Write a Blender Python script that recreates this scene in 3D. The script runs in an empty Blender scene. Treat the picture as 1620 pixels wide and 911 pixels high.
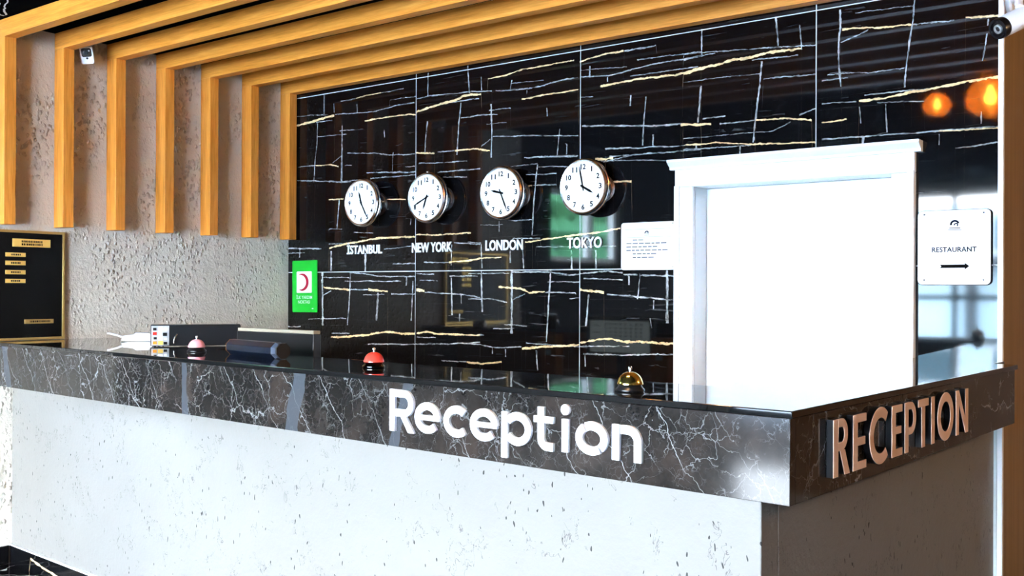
import bpy, bmesh, math, random
from mathutils import Vector, Matrix

C = bpy.context.scene
COL = C.collection
R = math.radians
random.seed(7)

SKY_STRENGTH = 12.5
EXPOSURE = 3.5
TILE_IOR = 1.42
PEND = 48.0
# ------------------------------------------------------------------ camera
cam_d = bpy.data.cameras.new('camera'); cam = bpy.data.objects.new('camera', cam_d); COL.objects.link(cam)
F_PX, YAW, PIT, ROLL = 1584.5, R(127.5155), R(0.08218), R(0.2413)
fw = Vector((math.cos(YAW)*math.cos(PIT), math.sin(YAW)*math.cos(PIT), math.sin(PIT)))
rt = Vector((math.sin(YAW), -math.cos(YAW), 0)); up = rt.cross(fw)
rt, up = math.cos(ROLL)*rt + math.sin(ROLL)*up, -math.sin(ROLL)*rt + math.cos(ROLL)*up
mw = Matrix.Identity(4)
for i in range(3):
    mw[i][0], mw[i][1], mw[i][2] = rt[i], up[i], -fw[i]
mw[2][3] = 1.5
cam.matrix_world = mw
cam_d.sensor_width = 36.0; cam_d.lens = F_PX/1620*36.0; cam_d.clip_start = 0.05
C.camera = cam

# ------------------------------------------------------------------ world, light, exposure
w = bpy.data.worlds.new('daylight'); C.world = w; w.use_nodes = True
nt = w.node_tree; bg = nt.nodes['Background']
tc = nt.nodes.new('ShaderNodeTexCoord'); sp = nt.nodes.new('ShaderNodeSeparateXYZ'); rp = nt.nodes.new('ShaderNodeValToRGB')
nt.links.new(tc.outputs['Generated'], sp.inputs[0]); nt.links.new(sp.outputs['Z'], rp.inputs[0]); nt.links.new(rp.outputs[0], bg.inputs[0])
rp.color_ramp.elements[0].color = (0.95, 0.98, 1.0, 1); rp.color_ramp.elements[1].color = (0.42, 0.66, 1.0, 1)
rp.color_ramp.elements[1].position = 0.7
bg.inputs[1].default_value = SKY_STRENGTH
vs = C.view_settings; vs.view_transform = 'Standard'; vs.look = 'None'; vs.gamma = 1.0; vs.use_curve_mapping = False
vs.exposure = EXPOSURE
try: C.cycles.max_bounces = 8; C.cycles.diffuse_bounces = 4; C.cycles.glossy_bounces = 4
except Exception: pass

def lamp(name, kind, loc, energy, color=(1,1,1), size=0.1, rot=None, **k):
    d = bpy.data.lights.new(name, kind); d.energy = energy; d.color = color
    if kind == 'AREA': d.size = size
    else: d.shadow_soft_size = size
    for a, b in k.items(): setattr(d, a, b)
    o = bpy.data.objects.new(name, d); COL.objects.link(o); o.location = loc
    if rot: o.rotation_euler = rot
    return o
# portal in the street window: guides sky light through the opening, adds none
p = lamp('window_portal', 'AREA', (-2.4, -4.48, 1.5), 1, rot=(R(90), 0, R(180)), shape='RECTANGLE', size_y=2.56, size=5.7)
p.data.cycles.is_portal = True
p2 = lamp('side_window_portal', 'AREA', (-5.5, 0.8, 2.12), 1, rot=(0, R(-90), 0), shape='RECTANGLE', size_y=1.2, size=0.7)
p2.data.cycles.is_portal = True

# ------------------------------------------------------------------ materials
def mat(name, base=(.8,.8,.8), rough=.5, metal=0.0, ior=1.45, emit=None, estr=1.0, trans=0.0, spec=None, coat=0.0):
    m = bpy.data.materials.new(name); m.use_nodes = True
    b = m.node_tree.nodes['Principled BSDF']
    b.inputs['Base Color'].default_value = (*base, 1); b.inputs['Roughness'].default_value = rough
    b.inputs['Metallic'].default_value = metal; b.inputs['IOR'].default_value = ior
    b.inputs['Transmission Weight'].default_value = trans; b.inputs['Coat Weight'].default_value = coat
    if spec is not None: b.inputs['Specular IOR Level'].default_value = spec
    if emit: b.inputs['Emission Color'].default_value = (*emit, 1); b.inputs['Emission Strength'].default_value = estr
    return m
class NB:                                   # tiny node-graph helper
    def __init__(s, m): s.t = m.node_tree; s.n = s.t.nodes; s.l = s.t.links; s.b = s.n['Principled BSDF']
    def node(s, typ, **k):
        x = s.n.new('ShaderNode'+typ)
        for a, b in k.items(): setattr(x, a, b)
        return x
    def math(s, op, a, b=None, c=None, clamp=False):
        x = s.node('Math', operation=op, use_clamp=clamp)
        for i, v in enumerate((a, b, c)):
            if v is None: continue
            if isinstance(v, (int, float)): x.inputs[i].default_value = v
            else: s.l.new(v, x.inputs[i])
        return x.outputs[0]
    def pos(s): return s.node('NewGeometry').outputs['Position']
    def mapping(s, vec, scale=(1,1,1), rot=(0,0,0)):
        x = s.node('Mapping'); x.inputs['Scale'].default_value = scale; x.inputs['Rotation'].default_value = rot; s.l.new(vec, x.inputs[0]); return x.outputs[0]
    def noise(s, vec, scale, detail=4, rough=.55, dist=0.0):
        x = s.node('TexNoise'); x.inputs['Scale'].default_value = scale; x.inputs['Detail'].default_value = detail
        x.inputs['Roughness'].default_value = rough; x.inputs['Distortion'].default_value = dist; s.l.new(vec, x.inputs['Vector']); return x.outputs['Fac'], x.outputs['Color']
    def voro(s, vec, scale, feature='F1', rnd=1.0):
        x = s.node('TexVoronoi', feature=feature); x.inputs['Scale'].default_value = scale; x.inputs['Randomness'].default_value = rnd
        s.l.new(vec, x.inputs['Vector']); return x.outputs['Distance']
    def ramp(s, fac, stops):
        x = s.node('ValToRGB'); s.l.new(fac, x.inputs[0]); e = x.color_ramp.elements
        while len(e) < len(stops): e.new(0.5)
        for el, (p, c) in zip(e, stops):
            el.position = p; el.color = (*c, 1) if len(c) == 3 else c
        return x.outputs[0]
    def mix(s, fac, a, b, blend='MIX'):
        x = s.node('Mix', data_type='RGBA', blend_type=blend)
        for i, v in ((0, fac), (6, a), (7, b)):
            if isinstance(v, (int, float)): x.inputs[i].default_value = v
            elif isinstance(v, tuple): x.inputs[i].default_value = (*v, 1)
            else: s.l.new(v, x.inputs[i])
        return x.outputs[2]
    def vadd(s, a, b, k):
        x = s.node('VectorMath', operation='MULTIPLY_ADD'); s.l.new(b, x.inputs[0]); x.inputs[1].default_value = (k,k,k); s.l.new(a, x.inputs[2]); return x.outputs[0]
    def base(s, c): s.l.new(c, s.b.inputs['Base Color'])
    def rough(s, c): s.l.new(c, s.b.inputs['Roughness'])
    def bump(s, h, strength=.3, dist=.01):
        x = s.node('Bump'); x.inputs['Strength'].default_value = strength; x.inputs['Distance'].default_value = dist
        s.l.new(h, x.inputs['Height']); s.l.new(x.outputs[0], s.b.inputs['Normal'])

def wood(name, axis):
    m = mat(name, rough=.42); g = NB(m)
    sc = {'x': (1.2, 26, 26), 'z': (26, 26, 1.2), 'y': (26, 1.2, 26)}[axis]
    p = g.mapping(g.pos(), sc)
    f, _ = g.noise(p, 1.6, 6, .6, .4); f2, _ = g.noise(g.mapping(g.pos(), tuple(v*3.0 for v in sc)), 2.2, 3)
    c = g.ramp(f, [(.3, (.60,.185,.013)), (.5, (.80,.265,.028)), (.72, (.90,.36,.062))])
    c = g.mix(.3, c, g.ramp(f2, [(.35, (.46,.13,.008)), (.65, (.92,.40,.075))]))
    g.base(c); g.bump(f2, .08, .002); return m
M_WOODX = wood('oak_along_beam', 'x'); M_WOODZ = wood('oak_upright', 'z')

def plaster(name, ca, cb, bump=.5, pit=True, scale=1.0, rough=.75, spec=.3, stretch=1.0, pits=(.02,.018,.015)):
    m = mat(name, rough=rough, spec=spec); g = NB(m); p = g.pos()
    f, _ = g.noise(p, 2.2*scale, 5, .6); f2, _ = g.noise(p, 55*scale, 3, .6); f3, _ = g.noise(p, 14*scale, 4, .6)
    c = g.mix(f, ca, cb); h = g.math('ADD', g.math('MULTIPLY', f2, .6), g.math('MULTIPLY', f3, .9))
    if pit:
        ps = g.mapping(p, (1,1,stretch)); wn, wc = g.noise(ps, 30*scale, 2); pw = g.vadd(ps, wc, .03)
        v = g.voro(pw, 40*scale); keep, _ = g.noise(p, 7*scale, 2)
        hole = g.math('MULTIPLY', g.math('LESS_THAN', v, .13), g.math('GREATER_THAN', keep, .52))
        c = g.mix(hole, c, pits); h = g.math('SUBTRACT', h, g.math('MULTIPLY', hole, .8))
        cn, _ = g.noise(g.mapping(p, (1,1,.6)), 24*scale, 3, .6, .8); cm, _ = g.noise(p, 9*scale, 3)
        ln = g.math('MULTIPLY', g.math('LESS_THAN', g.math('ABSOLUTE', g.math('SUBTRACT', cn, .5)), .008), g.math('GREATER_THAN', cm, .56))
        c = g.mix(g.math('MULTIPLY', ln, .55), c, pits); h = g.math('SUBTRACT', h, g.math('MULTIPLY', ln, .3))
    g.base(c); g.bump(h, bump, .008); return m
M_PLASTER = plaster('grey_plaster', (.54,.49,.41), (.62,.57,.49), .9, False)
# skim-coat with raised pimples on the side wall
g = NB(M_PLASTER); pp = g.pos(); wn, wc = g.noise(pp, 40, 2); vv = g.voro(g.mapping(g.vadd(pp, wc, .02), (1,1,.7)), 44)
dens, _ = g.noise(pp, 3.0, 3); dm = g.math('MULTIPLY', g.math('SUBTRACT', dens, .38, clamp=True), 4.0, clamp=True)
pim = g.math('MULTIPLY', g.math('MULTIPLY_ADD', vv, -2.2, 1.0, clamp=True), dm)
bn = [n for n in g.n if n.type == 'BUMP'][0]; old = bn.inputs['Height'].links[0].from_socket
g.l.new(g.math('ADD', old, g.math('MULTIPLY', pim, 2.6)), bn.inputs['Height'])
M_BASE = plaster('pitted_concrete', (.160,.147,.130), (.198,.186,.169), .35, True, 1.0, .6, .4, .42)
M_GREY = plaster('lobby_plaster', (.25,.22,.18), (.3,.27,.22), .2, False)

M_GROUT = mat('grout', (.55,.55,.54), .7)
TILE_BLACK = (.0035, .0035, .004)
def vein_tile(name, x0, z0, wd, ht, veins, ior=TILE_IOR):
    m = mat(name, TILE_BLACK, .045, ior=ior); g = NB(m)
    p = g.pos(); s = g.node('SeparateXYZ'); g.l.new(p, s.inputs[0])
    n1, _ = g.noise(p, 9, 3, .6); n2, _ = g.noise(g.mapping(p, (31,1,47)), 1.0, 2, .6); n3, _ = g.noise(p, 75, 3, .7); n4, _ = g.noise(p, 17, 3, .7)
    dz = g.math('MULTIPLY_ADD', n1, .016, -.008); dz = g.math('ADD', dz, g.math('MULTIPLY_ADD', n3, .011, -.0055))
    u = g.math('DIVIDE', g.math('ADD', g.math('SUBTRACT', s.outputs[0], x0), g.math('MULTIPLY', dz, .5)), wd)
    v = g.math('DIVIDE', g.math('ADD', g.math('SUBTRACT', s.outputs[2], z0), dz), ht)
    uf = g.math('DIVIDE', g.math('SUBTRACT', s.outputs[0], x0), wd); vf = g.math('DIVIDE', g.math('SUBTRACT', s.outputs[2], z0), ht)
    wmod = g.math('MULTIPLY_ADD', n2, 2.5, -.35)
    acc = {'g': None, 'w': None}
    for kind, eps, pts in veins:
        hz = kind != 'v'
        if hz: q = [((a-x0)/wd, (b-z0)/ht) for a, b in pts]
        else: q = [((b-z0)/ht, (a-x0)/wd) for a, b in pts]
        if q[-1][0] <= 0.005 or q[0][0] >= .995: continue
        vals = [k[1] for k in q]
        if max(vals) < -.02 or min(vals) > 1.02: continue
        # clip to the tile
        def at(t):
            for (a, b), (c, d) in zip(q, q[1:]):
                if a <= t <= c: return b+(d-b)*(t-a)/max(c-a, 1e-6)
        if q[0][0] < 0: y = at(0); q = [(0, y)]+[k for k in q if k[0] > 0.004]
        if q[-1][0] > 1: y = at(1); q = [k for k in q if k[0] < .996]+[(1, y)]
        if len(q) < 2: continue
        fc = g.node('FloatCurve'); mp = fc.mapping; mp.use_clip = False; cv = mp.curves[0]
        cp = []
        if q[0][0] > .006: cp += [(0, -.6), (q[0][0]-.003, -.6)]
        cp += q
        if q[-1][0] < .994: cp += [(q[-1][0]+.003, -.6), (1, -.6)]
        while len(cv.points) < len(cp): cv.points.new(.5, .5)
        for pt, (a, b) in zip(cv.points, sorted(cp)): pt.location = (a, b); pt.handle_type = 'VECTOR'
        mp.update()
        g.l.new(uf if hz else vf, fc.inputs['Value'])
        ee = g.math('MULTIPLY', wmod, eps/(ht if hz else wd))
        cmp_ = g.math('COMPARE', v if hz else u, fc.outputs[0], ee)
        key = 'g' if kind == 'g' else 'w'
        acc[key] = cmp_ if acc[key] is None else g.math('MAXIMUM', acc[key], cmp_)
    col = TILE_BLACK
    # faint grey wisps between the big veins
    f, _ = g.noise(g.mapping(p, (2.2, 1, 34)), 1.6, 5, .65, .6); f2, _ = g.noise(p, 2.6, 2)
    wisp = g.math('MULTIPLY', g.ramp(f, [(.63, (0,0,0)), (.70, (1,1,1))]), g.math('GREATER_THAN', f2, .52))
    col = g.mix(g.math('MULTIPLY', wisp, .16), col, (.4,.4,.4))
    if acc['w'] is not None: col = g.mix(g.math('MULTIPLY', acc['w'], g.math('MULTIPLY_ADD', n4, 2.4, -.72, clamp=True)), col, (.60,.59,.57))
    if acc['g'] is not None: col = g.mix(g.math('MULTIPLY', acc['g'], g.math('MULTIPLY_ADD', n4, 2.0, -.15, clamp=True)), col, (.95,.64,.32))
    g.base(col); return m

def marble(name):
    m = mat(name, rough=.1, ior=1.36); g = NB(m); p = g.pos()
    a, ac = g.noise(p, 5.5, 5, .6); pw = g.vadd(p, ac, .16); _, bc = g.noise(p, 28, 3); pw = g.vadd(pw, bc, .03)
    e1 = g.voro(g.mapping(pw, (1,1,.8), (0,.6,0)), 5.5, 'DISTANCE_TO_EDGE'); e2 = g.voro(pw, 15, 'DISTANCE_TO_EDGE'); e3 = g.voro(pw, 34, 'DISTANCE_TO_EDGE')
    k1, _ = g.noise(p, 7, 3); k2, _ = g.noise(p, 10, 3); k3, _ = g.noise(p, 13, 2)
    l1 = g.math('MULTIPLY', g.math('LESS_THAN', e1, .008), g.math('MULTIPLY', g.math('SUBTRACT', k1, .44, clamp=True), 5, clamp=True))
    l2 = g.math('MULTIPLY', g.math('LESS_THAN', e2, .013), g.math('MULTIPLY', g.math('SUBTRACT', k2, .42, clamp=True), 5, clamp=True))
    l3 = g.math('MULTIPLY', g.math('LESS_THAN', e3, .022), g.math('MULTIPLY', g.math('SUBTRACT', k3, .42, clamp=True), 4, clamp=True))
    c0 = g.ramp(a, [(.35, (.0050,.0038,.0030)), (.5, (.014,.0105,.0085)), (.66, (.030,.020,.0155))])
    d, _ = g.noise(p, 60, 3, .7); c0 = g.mix(g.math('MULTIPLY', d, .35), c0, (.035,.032,.030))
    # oblique long cracks
    s = g.node('SeparateXYZ'); g.l.new(g.vadd(p, ac, .10), s.inputs[0])
    ob = g.math('ADD', g.math('MULTIPLY', s.outputs[0], 1.0), g.math('MULTIPLY', s.outputs[2], .72))
    fr = g.math('PINGPONG', g.math('MULTIPLY', ob, 5.0), .5); kk, _ = g.noise(p, 2.2, 2)
    l0 = g.math('MULTIPLY', g.math('LESS_THAN', fr, .007), g.math('MULTIPLY', g.math('SUBTRACT', kk, .42, clamp=True), 7, clamp=True))
    c = g.mix(g.math('MULTIPLY', l3, .3), c0, (.15,.15,.155)); c = g.mix(g.math('MULTIPLY', l2, .6), c, (.19,.19,.19)); c = g.mix(g.math('MULTIPLY', l1, .65), c, (.24,.24,.24)); c = g.mix(g.math('MULTIPLY', l0, .75), c, (.28,.28,.28))
    # calcite bands standing upright in the slab, and white calcite patch at the left end
    q = g.node('SeparateXYZ'); g.l.new(g.vadd(p, ac, .035), q.inputs[0])
    band = None
    for xb, wdt, sl in BANDS:
        dd = g.math('ABSOLUTE', g.math('SUBTRACT', g.math('ADD', q.outputs[0], g.math('MULTIPLY', g.math('SUBTRACT', q.outputs[2], 1.09), sl)), xb))
        t = g.math('LESS_THAN', dd, g.math('MULTIPLY', k1, wdt*2))
        band = t if band is None else g.math('MAXIMUM', band, t)
    c = g.mix(g.math('MULTIPLY', band, .8), c, (.055,.06,.068))
    g.base(c); g.rough(g.ramp(a, [(0, (.06,)*3), (1, (.14,)*3)])); return m
BANDS = [(-3.60, .02, .05), (-2.86, .035, -.22), (-2.30, .022, -.30), (-5.30, .03, .3)]
M_MARBLE = marble('dark_veined_marble')
M_TOP = mat('black_polished_stone', (.006,.006,.006), .02, ior=1.55)
M_BLACKCEIL = mat('black_stone_ceiling', (.003,.003,.003), .9, spec=0.0); g = NB(M_BLACKCEIL); _, cc = g.noise(g.pos(), 3, 3); ce = g.voro(g.vadd(g.pos(), cc, .12), 1.6, 'DISTANCE_TO_EDGE'); cy = g.node('SeparateXYZ'); g.l.new(g.pos(), cy.inputs[0]); g.base(g.mix(g.math('MULTIPLY', g.math('LESS_THAN', ce, .006), g.math('LESS_THAN', cy.outputs[1], 2.55)), (.003,.003,.003), (.6,.6,.58)))
M_WHITE = mat('white_paint', (.86,.86,.85), .35)
M_OFFWHITE = mat('white_lacquer', (.80,.79,.77), .3)
M_PALE = mat('pale_grey_paint', (.60,.67,.65), .5)
M_CHROME = mat('chrome', (.80,.80,.80), .22, 1.0)
M_STEEL = mat('brushed_steel', (.86,.87,.92), .38, .35)
M_COPPER = mat('brushed_copper', (.85,.56,.40), .4, .25)
M_BLACK = mat('black_plastic', (.006,.006,.007), .28)
M_BLACKM = mat('matt_black', (.008,.008,.008), .6)
M_NAVY = mat('navy_gloss_plastic', (.005,.008,.016), .22)
M_NAVYL = mat('navy_end_facet', (.05,.06,.085), .3)
M_FACE = mat('clock_face', (.90,.90,.89), .35)
M_INK = mat('black_ink', (.004,.004,.004), .9, spec=.05)
M_INKG = mat('grey_ink', (.10,.10,.11), .9, spec=.05)
M_NAVYINK = mat('navy_ink', (.004,.005,.014), .9, spec=.05)
M_RED = mat('red_lacquer', (.78,.045,.03), .2, coat=.5)
M_PINK = mat('pink_lacquer', (.85,.30,.32), .2, coat=.5)
M_BRASS = mat('polished_brass', (.90,.62,.16), .13, 1.0)
M_GOLD = mat('gold_leaf_plate', (.95,.62,.16), .35, .6)
M_GOLDF = mat('gold_frame', (.55,.36,.12), .32, .85)
M_GLASSB = mat('black_glass', (.003,.003,.003), .25, spec=.12)
M_GREEN = mat('sign_green', (.004,.40,.022), .35)
M_CRES = mat('crescent_red', (.36,.004,.022), .5, spec=.2)
M_PAPER = mat('white_acrylic', (.82,.82,.82), .6, spec=.2)
M_SCREEN = mat('lit_grey_screen', (.02,.02,.02), .3, emit=(.42,.5,.5), estr=.35)
M_SCREENI = mat('lit_screen_icons', (.02,.02,.02), .3, emit=(.12,.14,.15), estr=.2)
M_ORANGE = mat('orange_card', (.85,.30,.015), .5)
M_DESK = wood('orange_wood_desk', 'x')
M_LITEDGE = mat('lit_edge_beige', (.28,.23,.16), .7)  # light catching the monitor's top edge, put into the colour
M_BROWN = wood('brown_veneer', 'z')
g = NB(M_BROWN); f, _ = g.noise(g.mapping(g.pos(), (9,9,.5)), 2.0, 5); g.base(g.ramp(f, [(.3, (.20,.115,.04)), (.7, (.32,.19,.07))]))
M_DWOOD = mat('dark_stained_wood', (.09,.035,.008), .45)
M_LEAF = plaster('hedge_green', (.05,.16,.07), (.10,.30,.12), 1.0, False, .5)
M_PAVE = mat('pale_paving', (.42,.42,.42), .8)
M_AMBER = mat('amber_glass', (1.0,.60,.18), .05); g = NB(M_AMBER)
tb = g.node('BsdfTransparent'); tb.inputs[0].default_value = (1.0,.66,.30,1); gb = g.node('BsdfGlossy'); gb.inputs[0].default_value = (1.0,.75,.4,1); gb.inputs[1].default_value = .08
tl = g.node('BsdfTranslucent'); tl.inputs[0].default_value = (1.0,.55,.16,1); m2 = g.node('MixShader'); m2.inputs[0].default_value = .3; g.l.new(tb.outputs[0], m2.inputs[1]); g.l.new(tl.outputs[0], m2.inputs[2])
ms = g.node('MixShader'); ms.inputs[0].default_value = .22; g.l.new(m2.outputs[0], ms.inputs[1]); g.l.new(gb.outputs[0], ms.inputs[2]); g.l.new(ms.outputs[0], g.n['Material Output'].inputs[0])
M_BULB = mat('lamp_bulb', (1,.8,.5), .3, emit=(1.0,.66,.34), estr=PEND)
M_FRAME = mat('dark_window_frame', (.02,.022,.025), .4)
M_CCAP = mat('camera_glass', (.05,.045,.04), .08)
M_CONN = mat('metal_io_plate', (.55,.55,.55), .35, .7)

# ------------------------------------------------------------------ mesh building
class Fr:                                   # u right, v up, w out of the surface
    def __init__(s, o, ex, n, ez=(0,0,1)): s.o = Vector(o); s.x = Vector(ex).normalized(); s.n = Vector(n).normalized(); s.z = Vector(ez).normalized()
    def P(s, u, v, w=0): return s.o + s.x*u + s.z*v + s.n*w
    def at(s, u, v, w=0): return Fr(s.P(u, v, w), s.x, s.n, s.z)
    def rot(s, a): return Fr(s.o, s.x*math.cos(a)+s.z*math.sin(a), s.n, -s.x*math.sin(a)+s.z*math.cos(a))
WORLD = Fr((0,0,0), (1,0,0), (0,0,1), (0,1,0))          # u=X, v=Y, w=Z
class MB:
    def __init__(s): s.v = []; s.f = []
    def add(s, vs, fs):
        k = len(s.v); s.v += [Vector(a) for a in vs]; s.f += [tuple(i+k for i in q) for q in fs]; return s
    def box(s, u0, u1, v0, v1, w0, w1, F=WORLD):
        vs = [F.P(u, v, w) for w in (w0, w1) for v in (v0, v1) for u in (u0, u1)]
        return s.add(vs, [(0,2,3,1), (4,5,7,6), (0,1,5,4), (2,6,7,3), (0,4,6,2), (1,3,7,5)])
    def prism(s, poly, w0, w1, F=WORLD):
        n = len(poly); vs = [F.P(u, v, w0) for u, v in poly] + [F.P(u, v, w1) for u, v in poly]
        return s.add(vs, [tuple(range(n-1, -1, -1)), tuple(range(n, 2*n))] + [(i, (i+1) % n, n+(i+1) % n, n+i) for i in range(n)])
    def strip(s, pts, wd, w0, w1, F, closed=False):       # a flat stroke of constant width along pts
        n = len(pts); L = []; Rr = []
        for i, pnt in enumerate(pts):
            a = Vector(pts[i-1]) if (i or closed) else None; b = Vector(pts[(i+1) % n]) if (i < n-1 or closed) else None; q = Vector(pnt)
            d1 = (q-a).normalized() if a is not None else None; d2 = (b-q).normalized() if b is not None else None
            d = ((d1 or d2)+(d2 or d1)).normalized(); nn = Vector((-d.y, d.x)); ref = d1 or d2
            k = wd/2/max(.5, nn.dot(Vector((-ref.y, ref.x)))); L.append(q+nn*k); Rr.append(q-nn*k)
        vs = []
        for a, b in zip(L, Rr): vs += [F.P(a.x, a.y, w0), F.P(b.x, b.y, w0), F.P(b.x, b.y, w1), F.P(a.x, a.y, w1)]
        fs = []; m = n if closed else n-1
        for i in range(m):
            j = (i+1) % n
            for q in range(4): fs.append((4*i+q, 4*i+(q+1) % 4, 4*j+(q+1) % 4, 4*j+q))
        if not closed: fs += [(3,2,1,0), tuple(4*(n-1)+q for q in range(4))]
        return s.add(vs, fs)
    def lathe(s, prof, F, seg=24):                        # prof: (radius, w) along F.n
        vs = []; fs = []
        for r, w in prof:
            for k in range(seg):
                a = 2*math.pi*k/seg; vs.append(F.P(r*math.cos(a), r*math.sin(a), w))
        for i in range(len(prof)-1):
            for k in range(seg):
                j = (k+1) % seg; fs.append((i*seg+k, i*seg+j, (i+1)*seg+j, (i+1)*seg+k))
        if prof[0][0] > 1e-6: fs.append(tuple(range(seg-1, -1, -1)))
        if prof[-1][0] > 1e-6: fs.append(tuple((len(prof)-1)*seg+k for k in range(seg)))
        return s.add(vs, fs)
    def tube(s, pts, r, seg=8):
        pts = [Vector(p) for p in pts]; n = len(pts); rings = []; ref = Vector((0,0,1))
        for i, p in enumerate(pts):
            d = (pts[min(i+1, n-1)]-pts[max(i-1, 0)]).normalized()
            if abs(d.dot(ref)) > .95: ref = Vector((1,0,0))
            a = d.cross(ref).normalized(); b = d.cross(a); rings += [p+a*r*math.cos(t)+b*r*math.sin(t) for t in [2*math.pi*k/seg for k in range(seg)]]
        fs = [(i*seg+k, i*seg+(k+1) % seg, (i+1)*seg+(k+1) % seg, (i+1)*seg+k) for i in range(n-1) for k in range(seg)]
        fs += [tuple(range(seg-1, -1, -1)), tuple((n-1)*seg+k for k in range(seg))]
        return s.add(rings, fs)

def root_loc(p):
    l = Vector((0,0,0))
    while p is not None: l += p.location; p = p.parent
    return l
def obj(name, mb, m, parent=None, loc=None, bevel=0.0, smooth=True, kind=None, seg=2):
    """link one MB as ONE mesh object; parts are stored relative to their parent"""
    base = root_loc(parent) if parent else Vector(loc or (0,0,0))
    me = bpy.data.meshes.new(name); me.from_pydata([tuple(v-base) for v in mb.v], [], mb.f)
    bm = bmesh.new(); bm.from_mesh(me); bmesh.ops.remove_doubles(bm, verts=bm.verts, dist=1e-6); bmesh.ops.recalc_face_normals(bm, faces=bm.faces); bm.to_mesh(me); bm.free()
    if smooth:
        me.shade_smooth(); me.set_sharp_from_angle(angle=R(32))
    me.materials.append(m)
    o = bpy.data.objects.new(name, me); COL.objects.link(o)
    if parent: o.parent = parent
    elif loc: o.location = loc
    if bevel:
        b = o.modifiers.new('edge', 'BEVEL'); b.width = bevel; b.segments = seg; b.limit_method = 'ANGLE'; b.angle_limit = R(40)
    if kind: o['kind'] = kind
    return o
def thing(name, label, cat, loc, group=None):
    o = bpy.data.objects.new(name, None); COL.objects.link(o); o.location = loc; o.empty_display_size = .05
    return tag(o, label, cat, group)
def tag(o, label, cat, group=None):
    o['label'] = label; o['category'] = cat
    if group: o['group'] = group
    return o
def struct(name, loc=(0,0,0)):
    o = bpy.data.objects.new(name, None); COL.objects.link(o); o.location = loc; o['kind'] = 'structure'; return o
def arc(cx, cy, rx, ry, a0, a1, n=20): return [(cx+rx*math.cos(R(a0+(a1-a0)*k/n)), cy+ry*math.sin(R(a0+(a1-a0)*k/n))) for k in range(n+1)]
def rrect(u0, u1, v0, v1, r, n=5):
    return arc(u1-r, v1-r, r, r, 0, 90, n)+arc(u0+r, v1-r, r, r, 90, 180, n)+arc(u0+r, v0+r, r, r, 180, 270, n)+arc(u1-r, v0+r, r, r, 270, 360, n)

_tc = {}
def glyphs(text, bold=0.0):
    """outline mesh of a word in the built-in font: list of islands (verts, faces) merged per letter"""
    key = (text, bold)
    if key in _tc: return _tc[key]
    cu = bpy.data.curves.new('text', 'FONT'); cu.body = text; cu.offset = bold; cu.resolution_u = 3; cu.space_character = 1.02
    o = bpy.data.objects.new('text', cu); COL.objects.link(o); bpy.context.view_layer.update()
    me = bpy.data.meshes.new_from_object(o.evaluated_get(bpy.context.evaluated_depsgraph_get()))
    bpy.data.objects.remove(o); vs = [v.co.copy() for v in me.vertices]; fs = [tuple(p.vertices) for p in me.polygons]
    par = list(range(len(vs)))
    def find(a):
        while par[a] != a: par[a] = par[par[a]]; a = par[a]
        return a
    vk = {}
    for i, v in enumerate(vs):
        q = (round(v.x, 5), round(v.y, 5))
        if q in vk: par[find(i)] = find(vk[q])
        else: vk[q] = i
    for f in fs:
        for a in f[1:]: par[find(a)] = find(f[0])
    grp = {}
    for f in fs: grp.setdefault(find(f[0]), []).append(f)
    isl = []
    for fl in grp.values():
        ids = sorted({a for f in fl for a in f}); mp = {a: k for k, a in enumerate(ids)}
        isl.append([[vs[a] for a in ids], [tuple(mp[a] for a in f) for f in fl]])
    isl.sort(key=lambda q: min(v.x for v in q[0])); out = []
    for q in isl:
        x0, x1 = min(v.x for v in q[0]), max(v.x for v in q[0])
        if out:
            p0, p1 = min(v.x for v in out[-1][0]), max(v.x for v in out[-1][0])
            if min(x1, p1)-max(x0, p0) > .6*min(x1-x0, p1-p0):
                k = len(out[-1][0]); out[-1][0] += q[0]; out[-1][1] += [tuple(a+k for a in f) for f in q[1]]; continue
        out.append(q)
    _tc[key] = out; return out
def put_text(text, F, u0, u1, v0, v1, w, bold=0.0, thick=0.0):
    """list of MBs, one per letter, the word stretched into the box u0..u1, v0..v1"""
    G = glyphs(text, bold); xs = [v.x for g_ in G for v in g_[0]]; ys = [v.y for g_ in G for v in g_[0]]
    a, b, c, d = min(xs), max(xs), min(ys), max(ys); res = []
    if text == text.upper() and 'İ' in text: d = c+(d-c)*.80
    for vs, fs in G:
        m = MB(); q = [(u0+(v.x-a)/(b-a)*(u1-u0), v0+(v.y-c)/(d-c)*(v1-v0)) for v in vs]
        m.add([F.P(x, y, w) for x, y in q], fs)
        if thick:
            k = len(q); m.add([F.P(x, y, w-thick) for x, y in q], [tuple(reversed(f)) for f in fs])
            cnt = {}
            for f in fs:
                for i in range(len(f)):
                    e = (f[i], f[(i+1) % len(f)]); cnt[e] = 1
            m.f += [(b_, a_, a_+k, b_+k) for (a_, b_) in cnt if (b_, a_) not in cnt]
        res.append(m)
    return res
def merged(mbs):
    m = MB()
    for q in mbs: m.add(q.v, q.f)
    return m

# ------------------------------------------------------------------ setting
XL, YW, ZC = -5.483, 4.583, 2.93
BACK = Fr((0, YW, 0), (1,0,0), (0,-1,0)); LEFT = Fr((XL, 0, 0), (0,1,0), (1,0,0))
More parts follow.
